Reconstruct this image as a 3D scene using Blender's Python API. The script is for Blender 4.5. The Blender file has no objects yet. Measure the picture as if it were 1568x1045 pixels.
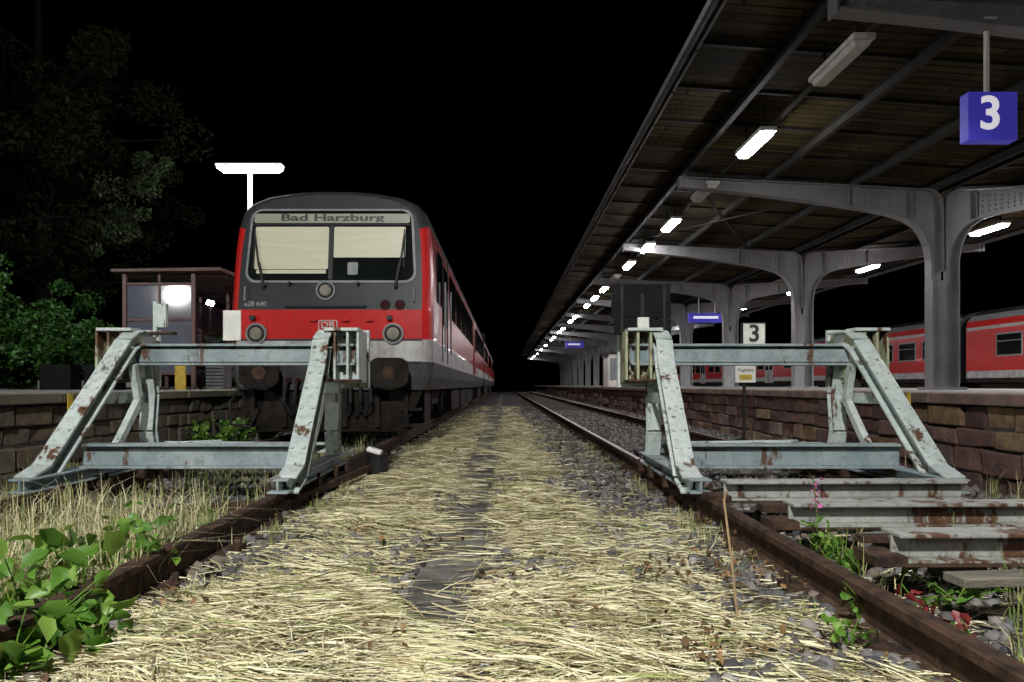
import bpy, math, random
import numpy as np
from mathutils import Vector, Matrix, Euler
random.seed(7); rng=np.random.default_rng(7)
sc=bpy.context.scene
sc.view_settings.view_transform='Standard'; sc.view_settings.look='None'; sc.view_settings.exposure=0
F=1045.0; EYE=0.82; VX=772; VY=590
def PX(px,d): return (px-VX)/F*d
def PZ(py,d): return EYE+(VY-py)/F*d

# ------------------------------------------------------------ materials
def newmat(name):
    m=bpy.data.materials.new(name); m.use_nodes=True
    nt=m.node_tree; b=nt.nodes['Principled BSDF']; return m,nt,b
def N(nt,t,**k):
    n=nt.nodes.new(t)
    for a,v in k.items(): setattr(n,a,v)
    return n
def ramp(nt,stops,fac):
    r=N(nt,'ShaderNodeValToRGB'); e=r.color_ramp.elements
    while len(e)<len(stops): e.new(0.5)
    for i,(p,c) in enumerate(stops):
        e[i].position=p; e[i].color=(c[0],c[1],c[2],1) if len(c)==3 else c
    nt.links.new(fac,r.inputs[0]); return r.outputs[0]
def coords(nt,scale=(1,1,1)):
    t=N(nt,'ShaderNodeTexCoord'); m=N(nt,'ShaderNodeMapping'); m.inputs['Scale'].default_value=scale
    nt.links.new(t.outputs['Object'],m.inputs[0]); return m.outputs[0]
def noise(nt,vec,s,detail=6,rough=.6):
    n=N(nt,'ShaderNodeTexNoise'); n.inputs['Scale'].default_value=s; n.inputs['Detail'].default_value=detail; n.inputs['Roughness'].default_value=rough
    nt.links.new(vec,n.inputs['Vector']); return n.outputs['Fac']
def bump(nt,b,h,strength=.3,dist=.01):
    n=N(nt,'ShaderNodeBump'); n.inputs['Strength'].default_value=strength; n.inputs['Distance'].default_value=dist
    nt.links.new(h,n.inputs['Height']); nt.links.new(n.outputs[0],b.inputs['Normal'])
def mix(nt,fac,a,b):
    m=N(nt,'ShaderNodeMix',data_type='RGBA')
    if isinstance(fac,(int,float)): m.inputs[0].default_value=fac
    else: nt.links.new(fac,m.inputs[0])
    for i,v in ((6,a),(7,b)):
        if isinstance(v,tuple): m.inputs[i].default_value=(v[0],v[1],v[2],1)
        else: nt.links.new(v,m.inputs[i])
    return m.outputs[2]
def simple(name,c1,c2=None,scale=8,rough=.6,metal=0,bs=.15,bd=.005,stretch=(1,1,1),coat=0,lo=.35,hi=.65,spec=None,dirt=0):
    m,nt,b=newmat(name); v=coords(nt,stretch)
    c2=c2 or tuple(x*.7 for x in c1)
    n=noise(nt,v,scale); c=ramp(nt,[(lo,c1),(hi,c2)],n)
    if dirt: # streaky grime running downwards
        g=noise(nt,coords(nt,(6,6,.9)),2.2,8,.75); c=mix(nt,ramp(nt,[(.45,(0,0,0)),(.75,(dirt,dirt,dirt))],g),c,(.035,.03,.025))
    nt.links.new(c,b.inputs['Base Color'])
    b.inputs['Roughness'].default_value=rough; b.inputs['Metallic'].default_value=metal
    if spec is not None: b.inputs['Specular IOR Level'].default_value=spec
    if coat: b.inputs['Coat Weight'].default_value=coat
    if bs: bump(nt,b,noise(nt,v,scale*4),bs,bd)
    return m
def emis(name,col,s,base=None):
    m,nt,b=newmat(name); b.inputs['Base Color'].default_value=(*(base or col),1)
    b.inputs['Emission Color'].default_value=(*col,1); b.inputs['Emission Strength'].default_value=s; return m
def rustpaint(name,paint,paint2,rust=(.10,.05,.028),amount=.56,scale=5,rough=.55):
    m,nt,b=newmat(name); v=coords(nt); vs=coords(nt,(1,1,.35))
    n1=noise(nt,vs,scale,10,.7); n2=noise(nt,v,scale*.5,4); n3=noise(nt,v,40,5)
    pc=ramp(nt,[(.35,paint),(.65,paint2)],n2)
    pc=mix(nt,ramp(nt,[(.48,(0,0,0)),(.72,(1,1,1))],noise(nt,v,16,10,.8)),pc,(paint2[0]*.40,paint2[1]*.42,paint2[2]*.38))
    pc=mix(nt,ramp(nt,[(.62,(0,0,0)),(.66,(.8,.8,.8))],noise(nt,v,55,6,.7)),pc,rust)
    rc=ramp(nt,[(.3,tuple(x*.5 for x in rust)),(.7,tuple(x*1.4 for x in rust))],n3)
    mk=ramp(nt,[(amount,(0,0,0)),(amount+.035,(1,1,1))],n1)
    nt.links.new(mix(nt,mk,pc,rc),b.inputs['Base Color'])
    b.inputs['Roughness'].default_value=rough; bump(nt,b,n1,.5,.01); return m
def island(name,stops,rough=.7,trans=0,spec=None,grime=0):
    m,nt,b=newmat(name); g=N(nt,'ShaderNodeNewGeometry')
    c=ramp(nt,stops,g.outputs['Random Per Island'])
    if grime:
        v=coords(nt); c=mix(nt,ramp(nt,[(.38,(0,0,0)),(.68,(grime,grime,grime))],noise(nt,v,9,9,.75)),c,(.035,.028,.024)); bump(nt,b,noise(nt,v,22,9,.75),.9,.03)
    nt.links.new(c,b.inputs['Base Color'])
    b.inputs['Roughness'].default_value=rough
    if spec is not None: b.inputs['Specular IOR Level'].default_value=spec
    if trans:
        tr=N(nt,'ShaderNodeBsdfTranslucent'); nt.links.new(c,tr.inputs[0])
        ms=N(nt,'ShaderNodeMixShader'); ms.inputs[0].default_value=trans
        nt.links.new(b.outputs[0],ms.inputs[1]); nt.links.new(tr.outputs[0],ms.inputs[2])
        nt.links.new(ms.outputs[0],nt.nodes['Material Output'].inputs[0])
    return m

M={}
M['buffer']=rustpaint('weathered_pale_paint',(.40,.48,.46),(.54,.60,.58),amount=.565,scale=6)
M['beam']=rustpaint('grey_paint_rusty',(.26,.28,.26),(.36,.37,.34),amount=.53,scale=7)
M['bluebeam']=rustpaint('blue_grey_paint',(.19,.25,.27),(.30,.36,.37),amount=.575,scale=6)
M['yel']=rustpaint('yellow_green_faded',(.34,.37,.22),(.42,.44,.32),amount=.54)
M['rust']=simple('rusty_steel',(.085,.050,.032),(.025,.018,.015),14,.85,0,.6,.01,spec=.15)
M['railtop']=simple('rail_head_steel',(.20,.15,.12),(.10,.07,.055),9,.42,.5,.1)
M['wood']=simple('old_sleeper_wood',(.07,.055,.042),(.025,.02,.017),6,.9,0,.8,.02,(1,6,6))
M['plank']=simple('weathered_plank',(.22,.20,.16),(.10,.09,.07),6,.9,0,.6,.01,(1,7,7))
M['black']=simple('black_equipment',(.010,.010,.011),(.02,.019,.018),10,.6,spec=.25)
M['dirtyblack']=simple('dirty_underframe',(.024,.019,.016),(.008,.007,.006),7,.8,0,.4,spec=.15)
M['board']=simple('tarred_board',(.005,.005,.006),(.012,.012,.013),5,.5,0,.2,spec=.08)
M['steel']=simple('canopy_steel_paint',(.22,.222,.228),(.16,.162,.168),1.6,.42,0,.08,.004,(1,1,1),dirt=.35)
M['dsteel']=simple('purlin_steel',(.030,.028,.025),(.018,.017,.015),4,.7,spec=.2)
M['fascia']=simple('fascia_zinc',(.10,.10,.10),(.05,.05,.05),4,.5)
M['white']=simple('white_enamel',(.78,.78,.75),(.68,.68,.64),5,.4,0,.05)
M['cream']=simple('faded_white_plastic',(.66,.66,.60),(.48,.49,.45),6,.5,0,.1)
M['blue']=emis('sign_blue',(.05,.04,.42),.45,(.035,.035,.33))
M['signwhite']=emis('sign_lit_white',(.9,.9,.95),.55)
M['yellow']=simple('yellow_paint',(.65,.45,.03),(.4,.3,.05),12,.6)
M['red']=simple('train_red',(.56,.012,.010),(.46,.012,.010),3,.28,0,.03,.002,(1,1,1),.5,dirt=.3)
M['tgrey']=simple('train_grey',(.026,.030,.034),(.036,.041,.046),2.5,.4,0,.04,.002,(1,1,1),.1,spec=.2,dirt=.4)
M['tskirt']=simple('train_skirt_grey',(.075,.078,.08),(.03,.03,.03),4,.6,0,.1,spec=.2,dirt=.7)
M['troof']=simple('train_roof_grey',(.035,.037,.040),(.02,.02,.021),3,.55,spec=.2)
M['twhite']=simple('train_white',(.50,.50,.49),(.30,.29,.28),5,.4,0,.05,dirt=.6)
M['lgrey']=simple('seal_light_grey',(.22,.24,.25),(.15,.17,.18),6,.5,0,.05)
M['glass']=simple('dark_glass',(.006,.008,.008),(.010,.013,.012),2,.06,0,0)
M['blind']=simple('blind_beige',(.62,.61,.45),(.55,.54,.40),3,.4,0,.25,.004,(.6,1,9),.25)
M['band']=simple('destination_band',(.34,.35,.27),(.28,.29,.23),3,.3,0,0,.002,(1,1,1),.3)
M['ink']=simple('ink_dark',(.02,.02,.02),(.03,.03,.03),3,.5,0,0)
M['lens']=simple('lamp_lens',(.30,.29,.24),(.18,.17,.14),12,.12,0,.2)
M['redlens']=simple('red_lens',(.05,.012,.012),(.03,.01,.01),12,.15,0,0)
M['shelter']=simple('shelter_brown_steel',(.13,.055,.05),(.09,.04,.035),5,.4)
M['concrete']=simple('concrete',(.26,.25,.235),(.15,.145,.135),4,.85,0,.4)
M['trough']=simple('cable_trough_concrete',(.17,.165,.15),(.06,.058,.052),5,.95,0,.7,.01,spec=.1)
M['coping']=simple('coping_stone',(.19,.12,.095),(.08,.055,.045),4,.85,0,.5)
M['copingL']=simple('coping_stone_mossy',(.17,.16,.11),(.09,.09,.06),4,.85,0,.5)
M['pave']=simple('platform_paving',(.20,.19,.175),(.12,.115,.105),3,.85,0,.3)
M['bark']=simple('bark',(.012,.010,.008),(.006,.005,.005),10,.9,0,.8,.02,spec=.05)
M['mortar']=simple('dark_mortar',(.045,.04,.034),(.025,.022,.02),12,.95,0,.5)
M['masR']=island('sandstone_blocks',[(0,(.10,.045,.04)),(.3,(.18,.09,.07)),(.55,(.13,.07,.07)),(.75,(.27,.17,.08)),(.9,(.09,.05,.05)),(1,(.24,.18,.15))],.85,grime=.85)
M['masL']=island('mossy_blocks',[(0,(.10,.09,.065)),(.3,(.15,.13,.085)),(.6,(.08,.08,.06)),(.8,(.18,.13,.07)),(1,(.12,.11,.09))],.85,grime=.8)
M['straw']=island('cut_hay',[(0,(.22,.17,.085)),(.18,(.48,.42,.24)),(.5,(.68,.63,.39)),(.8,(.78,.75,.54)),(.88,(.30,.37,.11)),(.93,(.20,.15,.08)),(1,(.12,.085,.05))],.65,spec=.3)
M['stone']=island('ballast_stones',[(0,(.04,.038,.037)),(.4,(.10,.098,.096)),(.75,(.17,.167,.162)),(.93,(.15,.115,.085)),(1,(.32,.31,.30))],.85)
M['leafd']=island('fallen_leaves',[(0,(.07,.04,.02)),(.6,(.16,.09,.035)),(1,(.26,.15,.06))],.8)
M['leaf']=island('bush_leaves',[(0,(.010,.04,.007)),(.5,(.03,.11,.014)),(1,(.07,.20,.03))],.5,.3)
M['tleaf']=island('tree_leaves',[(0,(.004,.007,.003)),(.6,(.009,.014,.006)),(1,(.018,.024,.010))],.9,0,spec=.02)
M['litleaf']=island('branch_leaves_lit',[(0,(.012,.020,.008)),(.6,(.03,.045,.02)),(1,(.06,.075,.035))],.8,.1,spec=.1)  # tree foliage again, colour lightened so the outer boughs look lit
M['weed']=island('weed_green',[(0,(.05,.13,.015)),(.5,(.11,.25,.03)),(1,(.22,.36,.06))],.45,.3)
M['grass']=island('grass_blades',[(0,(.10,.18,.03)),(.4,(.22,.30,.07)),(.6,(.45,.42,.18)),(1,(.62,.57,.32))],.55,.2)
M['pink']=island('pink_petals',[(0,(.55,.08,.35)),(1,(.7,.2,.5))],.5,.2)
M['redleaf']=island('red_leaves',[(0,(.18,.015,.02)),(1,(.26,.05,.04))],.5,.2)
M['dry']=simple('dry_stalk',(.42,.30,.16),(.25,.17,.09),20,.8)
# roof boards
m,nt,b=newmat('roof_boards'); t=N(nt,'ShaderNodeTexCoord')
br=N(nt,'ShaderNodeTexBrick'); br.inputs['Scale'].default_value=1; br.inputs['Brick Width'].default_value=1.4; br.inputs['Row Height'].default_value=.14
br.inputs['Mortar Size'].default_value=.014; br.inputs['Color1'].default_value=(.045,.035,.012,1); br.inputs['Color2'].default_value=(.11,.088,.034,1); br.inputs['Mortar'].default_value=(.004,.003,.002,1)
br.offset=.43; nt.links.new(t.outputs['Object'],br.inputs['Vector'])
vv=coords(nt,(1.5,12,1)); g=noise(nt,vv,3,8,.7)
cc=mix(nt,ramp(nt,[(.35,(0,0,0)),(.75,(.8,.8,.8))],g),br.outputs['Color'],(.020,.015,.007))
cc=mix(nt,ramp(nt,[(.4,(0,0,0)),(.65,(.85,.85,.85))],noise(nt,coords(nt),.6,5)),cc,(.014,.011,.007))
nt.links.new(cc,b.inputs['Base Color']); b.inputs['Roughness'].default_value=.85; b.inputs['Specular IOR Level'].default_value=.1
inv=N(nt,'ShaderNodeMath',operation='SUBTRACT'); inv.inputs[0].default_value=1; nt.links.new(br.outputs['Fac'],inv.inputs[1]); bump(nt,b,inv.outputs[0],.8,.03)
M['roofboards']=m
# ground
m,nt,b=newmat('ballast_ground'); v=coords(nt)
vo=N(nt,'ShaderNodeTexVoronoi'); vo.inputs['Scale'].default_value=26; nt.links.new(v,vo.inputs['Vector'])
c=ramp(nt,[(0,(.03,.028,.026)),(.5,(.07,.066,.062)),(1,(.13,.125,.12))],vo.outputs['Color'])
c=mix(nt,ramp(nt,[(.45,(0,0,0)),(.62,(.8,.8,.8))],noise(nt,v,1.3,6)),c,(.055,.045,.03))
c=mix(nt,ramp(nt,[(0,(0,0,0)),(.5,(.7,.7,.7))],vo.outputs['Distance']),c,(.015,.013,.012))
nt.links.new(c,b.inputs['Base Color']); b.inputs['Roughness'].default_value=.9
iv=N(nt,'ShaderNodeMath',operation='SUBTRACT'); iv.inputs[0].default_value=1; nt.links.new(vo.outputs['Distance'],iv.inputs[1]); bump(nt,b,iv.outputs[0],1,.04)
M['ground']=m
EM_LAMP=emis('lit_lamp_diffuser',(1,.96,.98),110)
EM_LEFT=emis('lit_tube_diffuser',(.95,.95,1),300)
EM_SMALL=emis('lit_globe',(.95,1,.95),150)

# ------------------------------------------------------------ mesh helpers
def empty(name,loc=(0,0,0)):
    e=bpy.data.objects.new(name,None); e.location=(0,0,0); e.empty_display_size=.2; sc.collection.objects.link(e); return e
class B:
    def __init__(s): s.v=[]; s.f=[]; s.m=[]; s.mats=[]
    def mi(s,k):
        k=M[k] if isinstance(k,str) else k
        if k not in s.mats: s.mats.append(k)
        return s.mats.index(k)
    def add(s,vs,fs,k):
        o=len(s.v); i=s.mi(k); s.v+= [tuple(x) for x in vs]; s.f+=[tuple(o+j for j in f) for f in fs]; s.m+=[i]*len(fs)
    def obox(s,c,ax,sz,k):
        c=Vector(c); a=[Vector(x)*h/2 for x,h in zip(ax,sz)]
        vs=[c+a[0]*i+a[1]*j+a[2]*l for i in(-1,1) for j in(-1,1) for l in(-1,1)]
        s.add(vs,[(0,1,3,2),(4,6,7,5),(0,4,5,1),(2,3,7,6),(0,2,6,4),(1,5,7,3)],k)
    def box(s,x0,x1,y0,y1,z0,z1,k):
        s.obox(((x0+x1)/2,(y0+y1)/2,(z0+z1)/2),((1,0,0),(0,1,0),(0,0,1)),(abs(x1-x0),abs(y1-y0),abs(z1-z0)),k)
    def fr(s,p0,p1,up):
        p0=Vector(p0);p1=Vector(p1);d=(p1-p0);L=d.length;d.normalize();u=Vector(up);sd=d.cross(u).normalized();u=sd.cross(d).normalized();return p0,p1,d,sd,u,L
    def bar(s,p0,p1,w,h,k,up=(0,0,1)):
        p0,p1,d,sd,u,L=s.fr(p0,p1,up); s.obox((p0+p1)/2,(d,sd,u),(L,w,h),k)
    def ibeam(s,p0,p1,w,h,t,k,up=(0,0,1)):
        p0,p1,d,sd,u,L=s.fr(p0,p1,up); c=(p0+p1)/2
        s.obox(c+u*(h/2-t/2),(d,sd,u),(L,w,t),k); s.obox(c-u*(h/2-t/2),(d,sd,u),(L,w,t),k); s.obox(c,(d,sd,u),(L,t,h-2*t),k)
    def poly(s,pts,ext,k):
        n=len(pts); P=[Vector(p) for p in pts]; E=Vector(ext); vs=P+[p+E for p in P]
        fs=[tuple(range(n)),tuple(range(2*n-1,n-1,-1))]+[(i,i+n,(i+1)%n+n,(i+1)%n) for i in range(n)]
        s.add(vs,fs,k)
    def tube(s,pts,r,k,seg=8):
        P=[Vector(p) for p in pts]; n=len(P); rr=r if isinstance(r,(list,tuple)) else [r]*n
        vs=[];fs=[]
        for i,p in enumerate(P):
            d=(P[min(i+1,n-1)]-P[max(i-1,0)]).normalized(); a=Vector((0,0,1)) if abs(d.z)<.9 else Vector((1,0,0))
            u=d.cross(a).normalized(); w=d.cross(u)
            for j in range(seg):
                t=2*math.pi*j/seg; vs.append(p+(u*math.cos(t)+w*math.sin(t))*rr[i])
        for i in range(n-1):
            for j in range(seg):
                fs.append((i*seg+j,i*seg+(j+1)%seg,(i+1)*seg+(j+1)%seg,(i+1)*seg+j))
        fs.append(tuple(range(seg-1,-1,-1))); fs.append(tuple((n-1)*seg+j for j in range(seg)))
        s.add(vs,fs,k)
    def build(s,name,parent=None,bev=0,smooth=False):
        me=bpy.data.meshes.new(name); me.from_pydata(s.v,[],s.f); 
        for m in s.mats: me.materials.append(m)
        me.polygons.foreach_set('material_index',s.m)
        if smooth: me.polygons.foreach_set('use_smooth',[True]*len(s.f))
        me.update(); o=bpy.data.objects.new(name,me); sc.collection.objects.link(o)
        if parent: o.parent=parent
        if bev:
            md=o.modifiers.new('bevel','BEVEL'); md.width=bev; md.segments=2; md.limit_method='ANGLE'; md.angle_limit=.6
        return o
def arrmesh(name,V,Fc,mat,parent=None,smooth=False):
    V=np.ascontiguousarray(V.reshape(-1,3),dtype=np.float32); Fc=np.ascontiguousarray(Fc,dtype=np.int32)
    me=bpy.data.meshes.new(name); k=Fc.shape[1]; n=len(Fc)
    me.vertices.add(len(V)); me.vertices.foreach_set('co',V.ravel()); me.loops.add(n*k); me.loops.foreach_set('vertex_index',Fc.ravel())
    me.polygons.add(n); me.polygons.foreach_set('loop_start',np.arange(0,n*k,k,dtype=np.int32))
    me.materials.append(M[mat] if isinstance(mat,str) else mat); me.update(calc_edges=True); me.validate()
    o=bpy.data.objects.new(name,me); sc.collection.objects.link(o)
    if parent: o.parent=parent
    return o
def text(s,loc,size,mat,parent=None,name='lettering',rot=(90,0,0),ax='CENTER',sx=1,ext=.002,bold=0):
    c=bpy.data.curves.new(name,'FONT'); c.body=s; c.size=size; c.align_x=ax; c.align_y='CENTER'; c.extrude=ext; c.offset=bold
    o=bpy.data.objects.new(name,c); o.location=loc; o.rotation_euler=[math.radians(a) for a in rot]; o.scale=(sx,1,1); c.materials.append(M[mat]); sc.collection.objects.link(o)
    if parent: o.parent=parent
    return o

# ------------------------------------------------------------ ground
g=B(); g.add([(-300,-60,-.01),(300,-60,-.01),(300,600,-.01),(-300,600,-.01)],[(0,1,2,3)],'ground'); g.build('ground')

# ------------------------------------------------------------ tracks
LT=(-2.90,-1.40); RT=(1.22,2.72)
def rail(bd,x,y0,y1):
    prof=[(-.065,0),(.065,0),(.065,.012),(.012,.03),(.010,.105),(.034,.118),(.034,.146),(.026,.152),(-.026,.152),(-.034,.146),(-.034,.118),(-.010,.105),(-.012,.03),(-.065,.012)]
    n=len(prof); vs=[(x+a,y0,z) for a,z in prof]+[(x+a,y1,z) for a,z in prof]
    fs=[(i,(i+1)%n,(i+1)%n+n,i+n) for i in range(n)]+[tuple(range(n-1,-1,-1)),tuple(range(n,2*n))]
    bd.add(vs,fs,'rust'); 
    bd.box(x-.022,x+.022,y0+.01,y1-.01,.1515,.1535,'railtop' if y0>3 else 'rust')
for nm,T in (('railway_track',LT),('railway_track',RT)):
    e=empty(nm); r=B()
    for x in T: rail(r,x,-4,4.6); rail(r,x,4.606,260)
    r.build('rails',e)
    s=B(); y=-3.8
    while y<70:
        w=random.uniform(-.03,.03); s.box(T[0]-.45+w,T[1]+.45+w,y,y+.24,-.1,.012+random.uniform(-.006,.006),'wood'); y+=.63
    s.build('sleepers',e,.01)
    f=B(); y=-3.7
    while y<30:
        for x in T:
            for sgn in(-1,1):
                f.box(x+sgn*.05,x+sgn*.12,y+.06,y+.16,.012,.04,'rust'); f.tube([(x+sgn*.095,y+.11,.04),(x+sgn*.095,y+.11,.075)],.014,'rust',6)
        y+=.63
    f.build('fastenings',e)
# ------------------------------------------------------------ cable trough
c=B(); y=1.0
while y<60:
    o=random.uniform(-.018,.018); t=random.uniform(-.010,.010)
    c.bar((-.23+o,y+.008,.006+t*.5),(-.23+o+random.uniform(-.012,.012),y+.490,.006+t*.5+random.uniform(-.006,.006)),.25,.05,'trough'); y+=.5
c.build('cable_trough',None,.012)

# ------------------------------------------------------------ ballast stones
phi=(1+5**.5)/2
ico=np.array([(-1,phi,0),(1,phi,0),(-1,-phi,0),(1,-phi,0),(0,-1,phi),(0,1,phi),(0,-1,-phi),(0,1,-phi),(phi,0,-1),(phi,0,1),(-phi,0,-1),(-phi,0,1)])/1.9
icf=np.array([(0,11,5),(0,5,1),(0,1,7),(0,7,10),(0,10,11),(1,5,9),(5,11,4),(11,10,2),(10,7,6),(7,1,8),(3,9,4),(3,4,2),(3,2,6),(3,6,8),(3,8,9),(4,9,5),(2,4,11),(6,2,10),(8,6,7),(9,8,1)])
def rotm(n):
    q=rng.normal(size=(n,4)); q/=np.linalg.norm(q,axis=1)[:,None]; w,x,y,z=q.T
    return np.stack([1-2*(y*y+z*z),2*(x*y-z*w),2*(x*z+y*w),2*(x*y+z*w),1-2*(x*x+z*z),2*(y*z-x*w),2*(x*z-y*w),2*(y*z+x*w),1-2*(x*x+y*y)],1).reshape(n,3,3)
def stones(name,n,xr,yr,smin,smax,parent=None,z0=0,mat='stone'):
    y=yr[0]*(yr[1]/yr[0])**(rng.random(n)**.85); x=rng.uniform(xr[0],xr[1],n); s=rng.uniform(smin,smax,n)
    S=s[:,None]*rng.uniform(.6,1.2,(n,3)); V=ico[None]*rng.uniform(.8,1.15,(n,12,1)); V=V*S[:,None,:]; V=np.einsum('nij,nkj->nki',rotm(n),V)
    V+=np.stack([x,y,z0+s*rng.uniform(-.1,.5,n)],1)[:,None]
    V=V[~((x>-.36)&(x<-.10)&(rng.random(n)<.92))]; n=len(V)
    Fc=(icf[None]+(np.arange(n)*12)[:,None,None]).reshape(-1,3); return arrmesh(name,V,Fc,mat,parent)
stones('ballast_gravel',34000,(-3.85,3.7),(1.5,22),.013,.033)

# ------------------------------------------------------------ hay
def vnoise(x,y,s,seed):
    r=np.random.default_rng(seed).random((64,64)); X=x*s+100;Y=y*s+100; xi=np.floor(X).astype(int);yi=np.floor(Y).astype(int);fx=X-xi;fy=Y-yi
    fx=fx*fx*(3-2*fx);fy=fy*fy*(3-2*fy); a=r[xi%64,yi%64];b=r[(xi+1)%64,yi%64];c=r[xi%64,(yi+1)%64];d=r[(xi+1)%64,(yi+1)%64]
    return (a*(1-fx)+b*fx)*(1-fy)+(c*(1-fx)+d*fx)*fy
def straws(name,n,mat='straw'):
    y=1.45*(26/1.45)**(rng.random(n)); x=rng.uniform(-3.2,3.1,n)
    def g(c,w): return np.exp(-((x-c)/w)**2)
    near=np.clip((4.6-y)/2.2,0,1)
    dens=g(-.72,.33)*1.0+g(.18,.24)*1.1+near*(g(.75,.45)*.75+g(-.9,.5)*.5)+.05*(abs(x)<1.4)+near*.34*(x<-1.5)+near*.08*(x>1.3)
    tail=np.clip(1-(y-9)/14,0.15,1)
    dens*=tail*(.15+1.4*vnoise(x,y,1.7,3))*(.25+1.3*vnoise(x,y,5,4))
    tr_=(x>-.40)&(x<-.06); dens[tr_]*=.10+.75*np.clip((vnoise(x[tr_]*1.5,y[tr_],2.4,12)-.55)*4,0,1)
    inR=(np.abs(x+1.4)<.06)|(np.abs(x-1.22)<.06); dens[inR]*=.1
    k=rng.random(n)<dens; x=x[k];y=y[k]; n=len(x); dk=np.clip(dens[k],0,1)
    a=rng.normal(.0,.32,n)+(vnoise(x,y,.9,9)-.5)*1.1+(vnoise(x,y,3.5,19)-.5)*1.1; rnd=rng.random(n)<.16; a[rnd]=rng.uniform(0,6.28,rnd.sum())
    L=.04+.28*rng.random(n)**1.4; w=rng.uniform(.0007,.0020,n)*(1+y*.10)
    heap=.010+.060*dk*rng.random(n)
    d=np.stack([np.cos(a),np.sin(a),rng.normal(0,.09,n)],1); sd=np.stack([-np.sin(a),np.cos(a),np.zeros(n)],1); sw=np.stack([-np.sin(a),np.cos(a),rng.normal(0,.6,n)],1)
    bend=rng.normal(0,.05,n)*L
    c=np.stack([x,y,heap],1)
    pts=[c-d*L[:,None]/2,c-d*L[:,None]*.17+sd*bend[:,None],c+d*L[:,None]*.17+sd*bend[:,None],c+d*L[:,None]/2]
    for p in pts[1:3]: p[:,2]+=rng.uniform(0,.008,n)
    for p in pts: p[:,2]=np.maximum(p[:,2],.008+.030*((x>-.36)&(x<-.1)))
    W=sw*w[:,None]; V=np.stack([pts[0]-W*.6,pts[0]+W*.6,pts[1]-W,pts[1]+W,pts[2]-W,pts[2]+W,pts[3]-W*.4,pts[3]+W*.4],1)
    o=(np.arange(n)*8)[:,None]; Fc=np.concatenate([o+np.array([[0,1,3,2]]),o+np.array([[2,3,5,4]]),o+np.array([[4,5,7,6]])],0)
    return arrmesh(name,V,Fc,mat)
straws('cut_hay',620000)

def blades(name,pos,hmin,hmax,w,mat,parent=None,lean=.5):
    n=len(pos); a=rng.uniform(0,6.28,n); h=rng.uniform(hmin,hmax,n); l=np.abs(rng.normal(0,lean,n))*h
    dx=np.stack([np.cos(a),np.sin(a),np.zeros(n)],1); sd=np.stack([-np.sin(a),np.cos(a),np.zeros(n)],1)*w
    up=np.array([0,0,1.]); p0=pos; p1=pos+dx*(l*.3)[:,None]+up*(h*.6)[:,None]; p2=pos+dx*l[:,None]+up*(h*np.clip(1-.25*lean*l/h,.5,1))[:,None]
    V=np.stack([p0-sd,p0+sd,p1+sd*.8,p1-sd*.8,p2+sd*.15,p2-sd*.15],1); o=(np.arange(n)*6)[:,None]
    return arrmesh(name,V,np.concatenate([o+np.array([[0,1,2,3]]),o+np.array([[3,2,4,5]])],0),mat,parent)
def scat(n,xr,yr,clump=0.0,cs=.12,z=.0):
    if clump:
        m=max(3,int(n*clump)); cx=rng.uniform(*xr,m);cy=rng.uniform(*yr,m); i=rng.integers(0,m,n)
        x=cx[i]+rng.normal(0,cs,n);y=cy[i]+rng.normal(0,cs,n)
    else: x=rng.uniform(*xr,n);y=rng.uniform(*yr,n)
    return np.stack([x,y,np.full(n,z)],1)
P=np.concatenate([scat(2600,(-3.7,-1.55),(2.4,4.4),.03,.06),scat(1000,(-3.8,-3.0),(3.6,8),.03,.08),scat(500,(-2.3,-1.45),(1.9,2.8),.04,.04),
  scat(900,(-2.7,-1.5),(4.6,8.2),.04,.08),scat(400,(1.30,2.6),(1.8,3.6),.06,.04),scat(400,(3.2,3.7),(3,9),.06,.05)])
blades('grass',P,.05,.26,.0026,'grass')
P=np.concatenate([scat(420,(-1.25,1.1),(1.8,5),.07,.03),scat(800,(-1.3,.9),(4,16),.05,.05),scat(500,(-1.32,-1.1),(2,9),.06,.04),scat(500,(1.0,1.15),(2,9),.06,.04)]); blades('grass',P,.03,.10,.0022,'grass')
P=np.concatenate([scat(2200,(-3.4,-1.5),(2.1,4.0),.03,.06)]); blades('dry_grass',P,.12,.36,.0018,'straw',None,.9)
def leaves(pos,nrm_up,size,mat,name,parent=None,asp=.55):
    n=len(pos); R=rng.normal(size=(n,3))*(1-nrm_up)+np.array([0,0,1.])*nrm_up; R/=np.linalg.norm(R,axis=1)[:,None]
    t=rng.normal(size=(n,3)); t-=R*(t*R).sum(1)[:,None]; t/=np.linalg.norm(t,axis=1)[:,None]; s=np.cross(R,t)
    L=(size*rng.uniform(.5,1.35,n))[:,None]; fold=R*L*.12
    V=np.stack([pos-t*L*.5,pos-t*L*.22+s*L*asp*.45+fold,pos+t*L*.18+s*L*asp*.38+fold,pos+t*L*.5-R*L*.15,pos+t*L*.18-s*L*asp*.38+fold,pos-t*L*.22-s*L*asp*.45+fold,pos-t*L*.1,pos+t*L*.2-R*L*.03],1)
    o=(np.arange(n)*8)[:,None]; Fc=np.concatenate([o+np.array([q]) for q in([0,6,1],[1,6,7],[1,7,2],[2,7,3],[3,7,4],[4,7,6],[4,6,5],[5,6,0])],0)
    return arrmesh(name,V,Fc,mat,parent)
P=np.concatenate([scat(260,(-1.4,1.4),(1.8,4.2),.06,.08,.05),scat(120,(.4,1.15),(1.9,3.2),.1,.08,.05)]); P[:,2]+=rng.uniform(-.03,.015,len(P)); leaves(P,.5,.032,'leafd','fallen_leaves',None,.6)

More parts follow.
